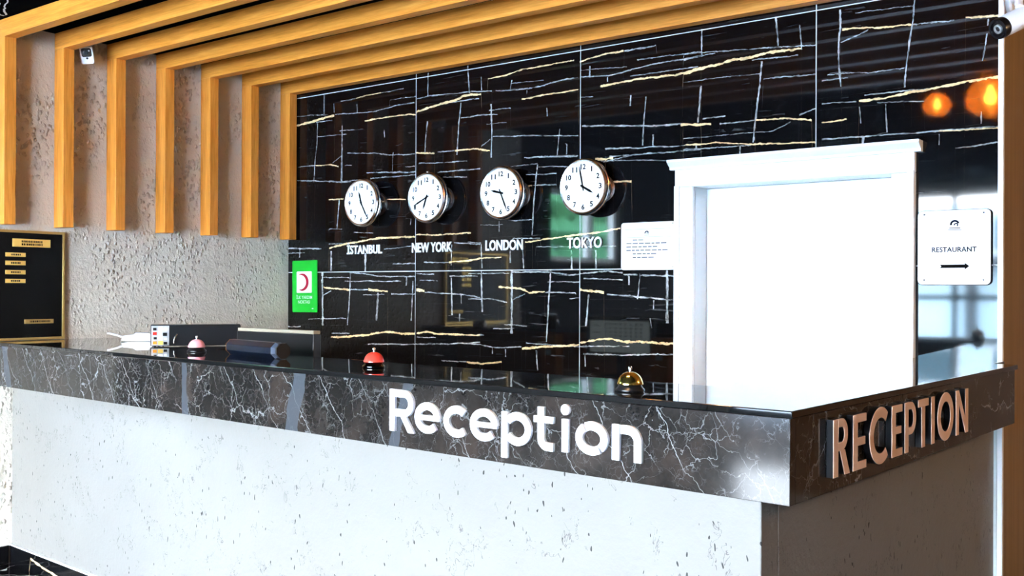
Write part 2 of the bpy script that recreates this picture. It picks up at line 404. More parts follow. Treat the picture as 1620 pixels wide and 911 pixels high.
# left wall with its clerestory window
wl = struct('wall_left', (XL, 0, 0))
b = MB(); LW = 0.14
wy0, wy1, wz0, wz1 = 0.19, 1.42, 1.77, 2.47
b.box(XL-LW, XL, 1.9, YW+.15, 0, ZC+.1)
obj('plaster_wall', b, M_PLASTER, wl); b = MB()
for (y0, y1, z0, z1) in ((-4.6, wy0, 0, ZC+.1), (wy1, 1.8995, 0, ZC+.1), (wy0, wy1, 0, wz0), (wy0, wy1, wz1, ZC+.1)): b.box(XL-LW, XL, y0, y1, z0, z1)
obj('dark_cladding', b, mat('anthracite_cladding', (.022,.021,.021), .85, spec=.1), wl)
wn1 = struct('window_2', (XL, .8, 1.77)); b = MB()
for (y0, y1, z0, z1) in ((wy0, wy0+.05, wz0, wz1), (wy1-.05, wy1, wz0, wz1), (wy0, wy1, wz0, wz0+.05), (wy0, wy1, wz1-.05, wz1), (.62, .66, wz0, wz1), (.69, .73, wz0, wz1)): b.box(XL-.1, XL-.04, y0, y1, z0, z1)
obj('window_frame', b, M_OFFWHITE, wn1)
# tiled back wall; veins of the slabs: kind (g gold, w white, v upright), half width in mm, wall points X,Z in m
VEIN_TXT = '''
w2.6:-4.964,2.744 -4.869,2.744 -4.816,2.747
g3.2:-4.816,2.747 -4.713,2.759 -4.582,2.758
w2.5:-4.582,2.758 -4.386,2.760
v3.3:-5.122,2.675 -5.123,2.814
v2.7:-5.023,2.672 -5.029,2.740
v4.2:-4.803,2.649 -4.806,2.711
g6.8:-5.410,2.624 -5.194,2.641 -5.105,2.654 -5.018,2.657
w2.6:-5.205,2.627 -5.039,2.628
w1.9:-5.405,2.689 -5.250,2.683 -5.083,2.669
w2.9:-5.018,2.664 -4.795,2.650 -4.651,2.642 -4.472,2.661 -4.290,2.665
g3.9:-4.738,2.590 -4.561,2.596 -4.337,2.596 -4.284,2.585
w1.4:-4.512,2.704 -4.285,2.700
v3.0:-4.552,2.467 -4.555,2.517
w2.2:-5.193,2.531 -5.071,2.528 -4.899,2.521
w2.2:-4.974,2.549 -4.825,2.546
v3.9:-5.224,2.224 -5.214,2.344 -5.193,2.479 -5.188,2.621
v4.3:-4.945,2.199 -4.947,2.583
w2.2:-5.037,2.343 -4.946,2.384
w3.0:-5.385,2.338 -5.214,2.337
g4.1:-5.214,2.337 -5.048,2.331 -4.978,2.311
w2.8:-4.898,2.395 -4.629,2.373 -4.470,2.350 -4.288,2.341
w2.5:-4.710,2.250 -4.578,2.248 -4.278,2.231
w2.8:-4.679,2.212 -4.509,2.215 -4.278,2.210
v2.4:-4.480,2.249 -4.475,2.368
w3.0:-5.396,2.246 -4.961,2.211 -4.792,2.212
w1.8:-4.919,2.316 -4.850,2.311
v3.3:-4.179,2.688 -4.179,2.834
v4.6:-3.845,2.669 -3.859,2.836
v3.0:-3.751,2.674 -3.754,2.760
g7.2:-4.278,2.600 -4.156,2.620 -3.964,2.639 -3.891,2.659 -3.748,2.654
w3.2:-4.006,2.632 -3.768,2.629
w2.8:-4.278,2.683 -4.179,2.692 -3.850,2.678 -3.668,2.664
w3.4:-3.649,2.662 -3.437,2.643 -3.307,2.648 -3.189,2.667 -3.066,2.666
g4.1:-3.455,2.590 -3.216,2.600 -3.061,2.600
g3.8:-3.708,2.739 -3.571,2.741 -3.437,2.762 -3.262,2.761 -3.092,2.765
w1.5:-3.532,2.690 -3.298,2.679
v3.4:-3.537,2.653 -3.527,2.712
v1.9:-3.418,2.612 -3.418,2.642
w2.7:-3.911,2.530 -3.757,2.530 -3.628,2.521
w2.7:-3.697,2.550 -3.531,2.548
w1.9:-3.717,2.472 -3.560,2.468
v4.7:-3.941,2.307 -3.926,2.504 -3.911,2.622
v5.0:-4.201,2.344 -4.199,2.417 -4.183,2.538
v5.0:-3.678,2.270 -3.672,2.433 -3.680,2.588
v2.3:-3.275,2.470 -3.277,2.522
v3.1:-3.205,2.249 -3.188,2.395
v3.1:-3.143,2.245 -3.139,2.310
w3.0:-3.667,2.395 -3.530,2.385 -3.351,2.373 -3.064,2.347
w2.7:-3.756,2.343 -3.682,2.380
w3.2:-4.100,2.340 -3.962,2.337
g4.7:-3.962,2.337 -3.797,2.335 -3.686,2.314
g4.9:-4.276,2.346 -4.117,2.333
w2.2:-3.435,2.256 -3.064,2.238
g4.5:-3.059,2.751 -2.892,2.769 -2.777,2.771
w3.5:-2.777,2.771 -2.576,2.773
w2.1:-2.696,2.713 -2.547,2.708 -2.375,2.705 -2.320,2.702
w3.1:-3.053,2.668 -2.870,2.651 -2.756,2.662 -2.635,2.674 -2.450,2.678 -2.320,2.682
g5.6:-2.923,2.600 -2.665,2.611 -2.507,2.604 -2.469,2.601 -2.319,2.622
w2.2:-2.736,2.633 -2.507,2.629 -2.337,2.631
v4.3:-2.990,2.660 -2.990,2.719
v2.6:-2.876,2.619 -2.876,2.646
w1.8:-3.053,2.705 -2.756,2.684
w2.3:-3.052,2.557 -2.966,2.548
v4.1:-2.735,2.474 -2.732,2.531
v3.5:-2.658,2.256 -2.654,2.351 -2.639,2.516
v4.0:-2.599,2.251 -2.596,2.311
v3.7:-2.340,2.347 -2.323,2.530
w4.0:-3.041,2.397 -2.827,2.379 -2.614,2.356 -2.430,2.349
g5.1:-2.439,2.344 -2.318,2.332
w3.0:-2.890,2.257 -2.663,2.247 -2.467,2.237 -2.318,2.235
w3.0:-2.868,2.215 -2.633,2.212 -2.318,2.210
g5.4:-2.942,2.203 -2.837,2.206
w2.2:-2.921,2.197 -2.505,2.170
g6.7:-2.426,2.603 -2.324,2.618 -2.158,2.636 -2.053,2.640 -1.970,2.650 -1.799,2.643
v3.5:-2.320,2.681 -2.320,2.817
v4.5:-1.915,2.668 -1.929,2.809
v2.6:-1.799,2.634 -1.808,2.759
w2.7:-2.426,2.705 -2.275,2.693 -2.034,2.677 -1.733,2.650
w3.0:-2.053,2.626 -1.816,2.615
w2.3:-2.426,2.673 -2.245,2.684
w3.0:-1.997,2.522 -1.887,2.522 -1.733,2.511
w1.8:-2.426,2.562 -2.225,2.560 -2.006,2.550
v4.2:-2.042,2.220 -2.033,2.307 -2.010,2.489 -1.997,2.614
v3.5:-2.338,2.346 -2.319,2.535
g5.5:-2.425,2.344 -2.263,2.330
w3.1:-2.224,2.330 -2.033,2.327
g4.3:-2.033,2.327 -1.886,2.323 -1.745,2.301
w3.4:-1.815,2.329 -1.732,2.354
w2.7:-2.313,2.362 -2.185,2.367
g3.5:-2.424,2.235 -2.243,2.238 -2.051,2.212 -1.886,2.203 -1.732,2.198
w2.3:-2.424,2.216 -2.051,2.208
w1.8:-2.424,2.272 -1.941,2.268 -1.851,2.303
v4.3:-2.110,2.155 -2.110,2.208
v3.5:-2.348,2.215 -2.348,2.238
v4.3:-1.612,2.441 -1.621,2.527 -1.624,2.643 -1.615,2.715 -1.615,2.799
g4.2:-1.609,2.702 -1.548,2.704 -1.457,2.686 -1.298,2.678
w2.9:-1.298,2.678 -1.118,2.668
w3.0:-1.616,2.643 -1.487,2.683
g4.6:-1.077,2.675 -0.927,2.656
v3.6:-1.329,2.400 -1.319,2.510 -1.294,2.683 -1.284,2.784
v2.9:-0.988,2.620 -0.985,2.655
v2.9:-1.007,2.475 -0.990,2.592
w2.3:-1.678,2.504 -1.472,2.489 -1.326,2.488
w2.3:-1.702,2.479 -1.577,2.477
g5.5:-1.531,2.367 -1.412,2.365 -1.185,2.387 -1.050,2.399 -0.926,2.400
w2.6:-1.505,2.391 -1.297,2.385 -1.117,2.389
w2.3:-1.701,2.371 -1.539,2.364
w1.9:-1.449,2.348 -1.240,2.331
g3.1:-1.701,2.285 -1.584,2.285
v3.3:-1.402,2.207 -1.410,2.342
v1.9:-1.520,2.263 -1.527,2.340
w3.3:-1.701,2.207 -1.508,2.202 -1.254,2.197 -0.926,2.195
g2.5:-1.184,2.195 -0.926,2.188
v5.3:-1.512,2.149 -1.508,2.202
v2.4:-1.181,2.136 -1.181,2.187
v2.3:-1.010,2.207 -1.010,2.267
w2.8:-1.116,2.116 -0.925,2.129
w1.5:-1.548,2.769 -1.284,2.762
g4.2:-5.074,2.096 -4.928,2.093
g3.2:-4.603,2.074 -4.360,2.064
w2.4:-4.718,2.253 -4.286,2.227
w2.8:-4.683,2.214 -4.286,2.212
w3.3:-5.074,2.214 -4.857,2.205
g6.1:-5.072,1.769 -4.890,1.798 -4.601,1.827 -4.284,1.826
g4.6:-4.273,1.838 -4.117,1.831 -3.828,1.836
w2.5:-5.072,1.799 -4.784,1.796
w2.4:-4.556,1.754 -4.294,1.768
w3.4:-4.209,1.666 -4.005,1.663
g4.5:-4.005,1.663 -3.847,1.672 -3.755,1.686
w3.9:-4.477,1.659 -4.283,1.659
v4.8:-4.993,1.897 -4.970,2.095
v4.8:-4.953,2.202 -4.948,2.409
v4.6:-4.725,1.651 -4.726,1.725
v3.0:-3.984,1.643 -3.980,1.772
v3.2:-4.322,1.898 -4.317,1.944
w1.7:-5.072,1.899 -4.939,1.895
w1.6:-4.832,1.871 -4.647,1.861
w3.0:-3.965,1.779 -3.756,1.767
w2.6:-4.058,2.182 -3.859,2.172
w3.4:-4.099,2.215 -3.758,2.214
w2.0:-4.372,2.269 -4.287,2.263
w2.7:-4.255,2.280 -3.860,2.266
w1.9:-3.539,2.211 -3.336,2.212
w3.0:-3.422,2.253 -3.070,2.233
w3.0:-3.336,2.193 -3.132,2.182
g4.2:-3.451,2.089 -3.374,2.092
w3.4:-3.374,2.092 -3.205,2.087
v4.3:-3.377,1.804 -3.364,2.011 -3.341,2.209
w2.3:-3.422,2.156 -3.205,2.146
w2.3:-3.547,1.899 -3.373,1.896
w1.6:-3.760,1.879 -3.587,1.877
v2.5:-3.615,1.834 -3.615,1.901
w2.7:-3.517,1.796 -3.315,1.790
g4.8:-3.429,1.770 -3.167,1.794 -2.901,1.812 -2.791,1.830
w1.9:-3.353,1.742 -2.816,1.733
v4.4:-3.531,1.652 -3.537,1.730
v4.4:-3.434,1.619 -3.444,1.736
v3.1:-3.743,1.622 -3.749,1.767
v3.0:-2.948,1.614 -2.948,1.659
v3.1:-3.103,1.616 -3.103,1.669
g4.0:-3.853,1.672 -3.728,1.686 -3.596,1.686
w3.2:-3.853,1.781 -3.749,1.775
g4.3:-2.860,2.079 -2.721,2.074
w2.5:-2.903,2.191 -2.722,2.210
g5.1:-2.955,2.210 -2.886,2.205
w2.5:-2.895,2.260 -2.722,2.253
w4.6:-5.486,1.779 -5.144,1.768
w2.9:-5.486,1.744 -5.312,1.747
v6.9:-5.364,1.713 -5.364,1.776
v7.3:-5.047,1.619 -5.048,1.753
v6.9:-4.722,1.616 -4.720,1.735
w3.7:-4.867,1.607 -4.605,1.583 -4.284,1.577
w2.8:-5.126,1.575 -4.867,1.574
w3.2:-4.915,1.550 -4.399,1.549
v8.3:-5.127,1.249 -5.134,1.608
v5.5:-4.889,1.255 -4.874,1.354 -4.859,1.606
v7.5:-4.618,1.294 -4.605,1.476
v5.7:-4.355,1.519 -4.353,1.582
v3.5:-4.311,1.301 -4.298,1.551
g5.5:-5.125,1.513 -4.994,1.496 -4.867,1.494
w4.4:-4.867,1.494 -4.696,1.494
g7.0:-4.696,1.497 -4.515,1.482
w3.4:-5.133,1.451 -5.043,1.487
w2.7:-4.742,1.459 -4.545,1.466
w3.7:-4.486,1.468 -4.277,1.468
g7.2:-4.270,1.494 -4.200,1.489
w3.5:-4.200,1.480 -3.929,1.472 -3.754,1.451
w2.8:-5.275,1.291 -4.897,1.304
w4.6:-5.482,1.234 -5.343,1.238
g6.4:-5.049,1.173 -4.865,1.184 -4.663,1.207 -4.514,1.227 -4.397,1.220 -4.275,1.221
g5.6:-4.268,1.224 -4.170,1.237 -4.102,1.226 -3.753,1.230
w3.3:-5.041,1.201 -4.865,1.206
w3.6:-4.693,1.141 -4.454,1.150 -4.268,1.154 -3.954,1.173 -3.752,1.186
w2.6:-4.268,1.200 -4.102,1.204
w3.6:-4.270,1.597 -4.117,1.591
w4.0:-3.996,1.578 -3.774,1.579
w2.6:-4.242,1.556 -4.090,1.552
v4.7:-3.974,1.339 -3.982,1.570
v5.3:-3.915,1.305 -3.915,1.355
v3.3:-3.902,1.410 -3.903,1.470
g4.0:-3.861,1.064 -3.752,1.063
w3.0:-4.060,1.063 -3.861,1.067
w4.0:-3.526,1.601 -3.245,1.599 -3.123,1.579 -3.051,1.588
w2.7:-3.852,1.593 -3.539,1.596
w2.5:-3.270,1.542 -3.051,1.544
g5.7:-3.618,1.511 -3.460,1.505 -3.396,1.484 -3.282,1.488
w3.5:-3.282,1.485 -3.075,1.482
w3.1:-3.512,1.440 -3.421,1.477
v7.9:-3.520,1.242 -3.522,1.612
v5.0:-3.274,1.199 -3.263,1.372 -3.245,1.610
v5.5:-3.740,1.363 -3.748,1.614
v4.8:-3.105,1.613 -3.106,1.723
w3.2:-3.851,1.442 -3.686,1.444 -3.551,1.424
g6.4:-3.049,1.499 -2.888,1.485
w3.8:-2.876,1.477 -2.665,1.463 -2.453,1.446
w2.5:-3.122,1.449 -3.051,1.454
w4.4:-3.051,1.588 -2.866,1.601 -2.775,1.591
w3.8:-2.775,1.582 -2.453,1.570
w2.9:-3.028,1.561 -2.775,1.555
v3.9:-2.738,1.524 -2.739,1.577
v3.8:-2.686,1.448 -2.671,1.576
v6.8:-2.509,1.329 -2.511,1.603
v5.3:-3.009,1.297 -2.992,1.475
v4.6:-2.946,1.612 -2.947,1.720
v3.2:-2.589,1.397 -2.589,1.449
v3.8:-2.599,1.299 -2.610,1.355
w3.1:-3.657,1.272 -3.498,1.277
w2.6:-3.577,1.298 -3.408,1.292
w4.8:-3.850,1.227 -3.725,1.231
g6.1:-3.445,1.162 -3.293,1.178 -3.049,1.197
g6.3:-3.050,1.207 -2.933,1.231 -2.841,1.239 -2.774,1.225 -2.452,1.227
w3.0:-3.420,1.194 -3.049,1.187
w2.9:-3.049,1.187 -2.729,1.204
w3.2:-3.850,1.178 -3.630,1.160 -3.445,1.172
w3.3:-3.026,1.149 -2.785,1.154 -2.451,1.173
v4.1:-3.661,1.122 -3.661,1.164
v4.4:-3.332,1.039 -3.343,1.156
v3.3:-3.563,1.105 -3.563,1.157
v3.5:-3.013,1.080 -3.014,1.149
g4.8:-3.849,1.060 -3.752,1.059 -3.589,1.078
v5.9:-3.519,0.946 -3.523,1.024
w3.6:-3.516,1.003 -3.438,0.961
'''
VEINS = []
for ln in VEIN_TXT.strip().split('\n'):
    k, rest = ln.split(':'); VEINS.append((k[0], float(k[1:])/1000, [tuple(map(float, q.split(','))) for q in rest.split()]))
wb = struct('wall_back', (-3.2, YW, 0))
DX0, DX1, DZ = -2.425, -1.302, 2.085                        # door opening
b = MB()
for (x0, x1, z0, z1) in ((XL-.1, DX0, 0, ZC), (DX1, -.93, 0, ZC), (DX0, DX1, DZ, ZC)): b.box(x0, x1, YW+.0017, YW+.16, z0, z1)
obj('tile_backing', b, M_GROUT, wb)
gx = [XL, -4.279, -3.051, -1.729, -.926]; gz = [0, .41, 1.611, 2.812, ZC]; J = .0026
for i in range(4):
    for k in range(4):
        x0, x1, z0, z1 = gx[i]+(J if i else 0), gx[i+1]-(J if i < 3 else 0), gz[k]+J, gz[k+1]-J
        poly = [(x0, z0), (x1, z0), (x1, z1), (x0, z1)]
        if i == 2 and k < 2: poly = [(x0, z0), (DX0, z0), (DX0, z1), (x0, z1)]
        if i == 3 and k < 2: poly = [(DX1, z0), (x1, z0), (x1, z1), (DX1, z1)]
        if i == 2 and k == 2: poly = [(x0, z0), (DX0, z0), (DX0, DZ), (x1, DZ), (x1, z1), (x0, z1)]
        if i == 3 and k == 2: poly = [(DX1, z0), (x1, z0), (x1, z1), (x0, z1), (x0, DZ), (DX1, DZ)]
        if i == 3 and k < 3:                                 # pale painted foot of the wall end under the counter
            pass
        m = vein_tile('black_gold_tile', gx[i], gz[k], gx[i+1]-gx[i], gz[k+1]-gz[k], VEINS)
        obj('tile', MB().prism(poly, 0, -.0016, BACK), m, wb, smooth=False)
# end of the tiled wall: brown veneered return and its white corner trim
wr = struct('wall_right', (-.926, 5.2, 0))
obj('veneer_return', MB().box(-1.02, -.93, YW+.02, 7.0, 0, 3.1), M_BROWN, wr)
obj('trim_1', MB().box(-.945, -.924, YW-.004, YW+.022, 0, ZC), M_WHITE, kind='structure', bevel=.002)
obj('trim_2', MB().box(-1.012, -.9455, YW-.006, YW-.0005, 0, 1.17), M_PALE, kind='structure')
# ceiling, floor, far walls of the lobby
obj('ceiling', MB().box(-5.7, 1.9, -4.7, YW+.2, ZC, ZC+.12), M_BLACKCEIL, kind='structure')
obj('ceiling', MB().box(1.9, 5.0, -4.7, 7.2, ZC+.1, ZC+.2).box(-.95, 1.9, YW+.2, 7.2, ZC+.1, ZC+.2), M_GREY, kind='structure')
fl = struct('floor'); obj('floor_bed', MB().box(-5.7, 5.0, -4.7, 7.2, -.15, -.013), M_GROUT, fl)
M_FLOOR = vein_tile('black_floor_tile', -5.5, 0, 1.2, 1, [])
g = NB(M_FLOOR); fn, fcol = g.noise(g.pos(), 3, 4); fe = g.voro(g.vadd(g.pos(), fcol, .25), 3.2, 'DISTANCE_TO_EDGE'); g.base(g.mix(g.math('LESS_THAN', fe, .007), TILE_BLACK, (.55,.52,.48)))
tm = None
for i in range(9):
    for k in range(10):
        x0, y0 = XL+i*1.17, 2.673-(k-3)*1.17
        if tm is None: tm = obj('tile', MB().box(x0, x0+1.166, y0-1.166, y0, -.012, 0), M_FLOOR, fl, smooth=False); t0 = Vector((x0, y0, 0))
        else:
            t = tm.copy(); COL.objects.link(t); t.location = (x0-t0.x, y0-t0.y, 0)
obj('wall_east', MB().box(4.7, 4.9, -4.7, 7.2, -.1, 3.2), M_DWOOD, kind='structure')
obj('wall_rear', MB().box(-1.0, 4.9, 7.0, 7.2, -.1, 3.2), M_DWOOD, kind='structure')
# street front behind the viewer: sill wall, solid pier at the right, window frames
FX0, FX1, FY = -5.25, .45, -4.5
b = MB()
for (x0, x1, z0, z1) in ((-5.7, FX0, -.1, 3.1), (FX1, 5.0, -.1, 3.2), (FX0, FX1, -.1, .22), (FX0, FX1, 2.78, 3.1)): b.box(x0, x1, FY-.15, FY, z0, z1)
obj('wall_front', b, M_GREY, kind='structure')
b = MB()
for x in [FX0+.03+k*(FX1-FX0-.06)/6 for k in range(7)]: b.box(x-.03, x+.03, FY-.1, FY-.03, .22, 2.78)
for z in (.25, 1.42, 2.75): b.box(FX0, FX1, FY-.1, FY-.03, z-.035, z+.035)
wn = struct('window_1', (FX0, FY, 0)); obj('window_frame', b, M_FRAME, wn)
obj('terrace', MB().box(-30, 30, -40, FY-.15, -.3, -.02).box(-30, -5.7, FY-.15, 30, -.3, -.02), M_PAVE, kind='structure')
# hedges seen only as reflections
for nm, (x0, x1, y0, y1, hh), lb in (('hedge', (-9.5, -8.6, -10.2, 4, 3.9), 'tall green hedge outside the clerestory window'), ):
    b = MB(); nx, ny, nz = max(2, int((x1-x0)/.45)), max(2, int((y1-y0)/.45)), max(2, int(hh/.4)); random.seed(3)
    for i in range(nx):
        for k in range(ny):
            for l in range(nz):
                if 0 < i < nx-1 and 0 < k < ny-1 and l < nz-1: continue
                c = Vector((x0+(i+.5)*(x1-x0)/nx, y0+(k+.5)*(y1-y0)/ny, (l+.5)*hh/nz)); s_ = .38
                q = [c+Vector((random.uniform(-.1,.1)+dx*s_*random.uniform(.6,1.1), random.uniform(-.1,.1)+dy*s_*random.uniform(.6,1.1), dz*s_*random.uniform(.6,1.1))) for dx, dy, dz in ((1,0,0),(-1,0,0),(0,1,0),(0,-1,0),(0,0,1),(0,0,-1))]
                b.add(q, [(0,2,4),(2,1,4),(1,3,4),(3,0,4),(2,0,5),(1,2,5),(3,1,5),(0,3,5)])
    tag(obj(nm, b, M_LEAF, loc=((x0+x1)/2, (y0+y1)/2, 0), smooth=False), lb, 'hedge')
# house across the street, seen only as a reflection in the tiles
t = thing('street_building', 'pale teal low building across the street outside the window', 'building', (-6, -26, 0))
obj('wall', MB().box(-26, 14, -30, -26, -.02, 4.4), mat('teal_render', (.60,.77,.82), .7), t)
M_TG = mat('teal_glass', (.02,.09,.12), .15)
for k in range(11):
    x = -25+k*3.5; wf_ = obj('window', MB().box(x, x+2.7, -25.999, -25.95, 2.7, 4.1), M_WHITE, t); obj('pane', MB().box(x+.12, x+2.58, -25.949, -25.94, 2.82, 3.98), M_TG, wf_)
    obj('pillar', MB().box(x-.55, x-.25, -25.6, -25.2, -.02, 2.3), M_FRAME, t)
obj('canopy', MB().box(-26, 14, -25.999, -25.0, 2.3, 2.6), M_FRAME, t)
# baseboard of the left wall
bl = struct('baseboard_left', (XL, 0, 0))
for k in range(6): obj('tile', MB().box(XL, XL+.012, 2.655-(k+1)*1.17+.002, 2.655-k*1.17-.002, .002, .1), M_FLOOR, bl, smooth=False)

# ------------------------------------------------------------------ oak slat frames
ORD = ['oak slat frame nearest the black tiled wall', 'second oak slat frame out from the black tiled wall', 'third oak slat frame out from the black tiled wall', 'fourth oak slat frame, the middle one of the row of seven',
       'fifth oak slat frame, its post right of the dark one beside the small camera', 'sixth oak slat frame, its post just left of the small white camera', 'seventh oak slat frame, outermost, its post at the left edge above the black board']
ORD[4] = 'fifth oak slat frame, its post just right of the small white camera'
for k, y in enumerate((4.506, 4.183, 3.865, 3.543, 3.218, 2.901, 2.576)):
    t = thing('slat_frame', ORD[k], 'slat frame', (XL, y, 1.836), 'oak slat frames over the reception')
    obj('post', MB().box(XL+.0005, XL+.1, y, y+.062, 1.837, 2.8355), M_WOODZ, t, bevel=.0015)
    obj('beam', MB().box(XL+.0005, 1.6, y, y+.062, 2.8355, ZC-.0005), M_WOODX, t, bevel=.0015)

# ------------------------------------------------------------------ counter
A = R(-2.9); TX = Vector((math.cos(A), math.sin(A), 0)); TY = Vector((-math.sin(A), math.cos(A), 0)); COR = Vector((-.945, 2.343, 0))
LOC = Fr(COR, TX, (0,0,1), TY)                                 # u along the front, v away from the viewer, w up
FRONT = Fr(COR, TX, -TY); SIDE = Fr(COR, TY, TX)               # u,v on the two marble faces
lxw = lambda ly: (-4.538-.0506*ly)/.9987+.0015
lyw = lambda lx: (2.24+.0506*lx)/.9987-.0015
cn = thing('reception_counter', 'L-shaped reception counter of pitted pale concrete with dark marble fascia', 'counter', COR)
obj('base_wall', MB().prism([(lxw(.1), .1), (-.125, .1), (-.125, .2), (lxw(.2), .2)], .012, 1.186, LOC), M_BASE, cn, bevel=.003)
obj('base_wall', MB().prism([(-.225, .201), (-.125, .201), (-.125, lyw(-.125)), (-.225, lyw(-.225))], .012, 1.186, LOC), M_BASE, cn, bevel=.003)
obj('fascia_panel', MB().prism([(lxw(0), 0), (0, 0), (0, .03), (lxw(.03), .03)], .975, 1.1885, LOC), M_MARBLE, cn, bevel=.0015)
obj('fascia_panel', MB().prism([(-.03, .0305), (0, .0305), (0, 2.05), (-.03, 2.05)], .975, 1.1885, LOC), M_MARBLE, cn, bevel=.0015)
obj('soffit', MB().prism([(lxw(.03), .03), (-.03, .03), (-.03, 2.05), (-.124, 2.05), (-.124, .0995), (lxw(.0995), .0995)], .977, .99, LOC), M_BLACKM, cn)
obj('inner_panel', MB().prism([(lxw(.21)+.01, .205), (-.24, .205), (-.24, .225), (lxw(.225)+.01, .225)], .1, 1.18, LOC), M_DESK, cn)
obj('apron', MB().prism([(-3.0, .395), (-.5, .395), (-.5, .413), (-3.0, .413)], 1.12, 1.186, LOC), M_BLACKM, cn)
fv = [('g', .006, [(-5.235, .072), (-5.1, .052), (-4.9, .03)])]
M_KICK = vein_tile('black_kick_tile', XL, 0, 4.4, .1, fv)
kx = [lxw(.088)+.0]+[lxw(.088)+.075+k*1.2 for k in range(4)]+[-.118]
for a, b_ in zip(kx, kx[1:]): obj('kick_tile', MB().prism([(a+.002, .088), (b_-.002, .088), (b_-.002, .0995), (a+.002, .0995)], .001, .1, LOC), M_KICK, cn, smooth=False)
obj('kick_trim', MB().prism([(lxw(.085), .086), (-.12, .086), (-.12, .0995), (lxw(.0995), .0995)], .1, .107, LOC), M_GROUT, cn)
top = obj('countertop', MB().prism([(.009, -.009), (.009, 2.06), (-.085, 2.06), (-.085, lyw(-.085)), (-.468, lyw(-.468)), (-.468, .432), (-3.11, .432), (-3.11, .64), (lxw(.64), .64), (lxw(-.009), -.009)], 1.1895, 1.208, LOC), M_TOP, loc=COR+Vector((0,0,1.19)), bevel=.0025)
tag(top, 'glossy black L-shaped stone worktop lying on the reception counter', 'countertop')

# silver word on the front face: strokes, each letter a part
S = .0245
def lett(F, name_mb, parent, m, label=None): return obj('letter', name_mb, m, parent, bevel=.0008, seg=1)
t = thing('raised_lettering', 'silver raised word Reception on the long front marble face', 'lettering', FRONT.P(-.92, 1.09, 0))
def stroke(b, pts, closed=False, wd=S): b.strip(pts, wd, .001, .012, FRONT, closed)
b = MB(); stroke(b, [(-1.402, 1.028), (-1.402, 1.167)]); stroke(b, [(-1.386, 1.1545)]+[(-1.345, 1.1545)]+arc(-1.345, 1.1225, .032, .032, 90, -90, 14)[1:]+[(-1.386, 1.0905)]); b.prism([(-1.362, 1.0785), (-1.336, 1.0785), (-1.297, 1.028), (-1.326, 1.028)], .001, .012, FRONT); lett(FRONT, b, t, M_STEEL)
def ring_e(cx):
    b = MB(); rx, ry = .0455, .0380; stroke(b, arc(cx, 1.0845, rx, ry, 0, 318, 30)); b.box(cx-rx+.012, cx+rx+.008, 1.0765, 1.0925, .001, .0119, FRONT); return b
lett(FRONT, ring_e(-1.2375), t, M_STEEL)
b = MB(); stroke(b, arc(-1.107, 1.0845, .0445, .0380, 45, 315, 26)); lett(FRONT, b, t, M_STEEL)
lett(FRONT, ring_e(-.992), t, M_STEEL)
b = MB(); stroke(b, [(-.908, .994), (-.908, 1.133)]); stroke(b, arc(-.8585, 1.0845, .0425, .0380, 148, -148, 26)); lett(FRONT, b, t, M_STEEL)
b = MB(); stroke(b, [(-.768, 1.158), (-.768, 1.068)]+arc(-.745, 1.068, .023, .0245, 180, 270, 8)[1:]+[(-.722, 1.0435)]); b.box(-.795, -.7805, 1.112, 1.131, .001, .012, FRONT); b.box(-.7555, -.721, 1.112, 1.131, .001, .012, FRONT); lett(FRONT, b, t, M_STEEL)
b = MB(); stroke(b, [(-.679, 1.035), (-.679, 1.130)]); b.lathe([(.0155, .001), (.0155, .012)], FRONT.at(-.679, 1.1565), 20); lett(FRONT, b, t, M_STEEL)
b = MB(); stroke(b, arc(-.586, 1.0835, .0435, .0350, 127, 305, 22)); stroke(b, arc(-.586, 1.0835, .0435, .0350, -47, 118, 22)); lett(FRONT, b, t, M_STEEL)
b = MB(); stroke(b, [(-.504, 1.032), (-.504, 1.131)]); stroke(b, [(-.488, 1.1185)]+arc(-.4655, 1.0855, .0335, .033, 90, 0, 10)+[(-.432, 1.032)]); lett(FRONT, b, t, M_STEEL)
# copper word on the side face, stood off on black sides
t = thing('raised_lettering', 'copper raised capitals RECEPTION on the short right marble face', 'lettering', SIDE.P(.79, 1.09, 0))
Z0, Z1 = 1.016, 1.166; W2 = .030
def side_letter(fn):
    b = MB(); fn(b, .018, .0205); l = obj('letter', b, M_COPPER, t, bevel=.0006, seg=1)
    b = MB(); fn(b, .001, .018); obj('letter_return', b, M_BLACK, l)
def sl(strokes=(), boxes=(), closed=(), wd=W2):
    def fn(b, w0, w1):
        for s_ in strokes: b.strip(s_, wd, w0, w1, SIDE)
        for s_ in closed: b.strip(s_, wd, w0, w1, SIDE, True)
        for q in boxes: b.box(*q, w0, w1, SIDE)
    return fn
def E_(x0, x1):
    hb = .022; return [(x0, x0+W2, Z0, Z1), (x0+W2, x1, Z0, Z0+hb), (x0+W2, x1-.008, 1.081, 1.081+hb), (x0+W2, x1, Z1-hb, Z1)]
def bowl(x0, x1, zt, zb):
    r_ = (zt-zb)/2-.011; h_ = (zt+zb)/2; xc = x1-W2/2-r_*.9; return [(x0+W2, zt-.011)]+arc(xc, h_, r_*.9, r_, 90, -90, 14)+[(x0+W2, zb+.011)]
def Rf(b, w0, w1):
    b.box(.214, .214+W2, Z0, Z1, w0, w1, SIDE); b.strip(bowl(.214, .312, Z1, 1.082), .022, w0, w1, SIDE); b.prism([(.256, 1.083), (.288, 1.083), (.322, Z0), (.288, Z0)], w0, w1, SIDE)
side_letter(Rf); side_letter(sl(boxes=E_(.345, .437)))
side_letter(sl(strokes=[arc(.545, 1.091, .069, .066, 48, 312, 26)])); side_letter(sl(boxes=E_(.633, .718)))
def Pf(b, w0, w1): b.box(.741, .741+W2, Z0, Z1, w0, w1, SIDE); b.strip(bowl(.741, .842, Z1, 1.068), .022, w0, w1, SIDE)
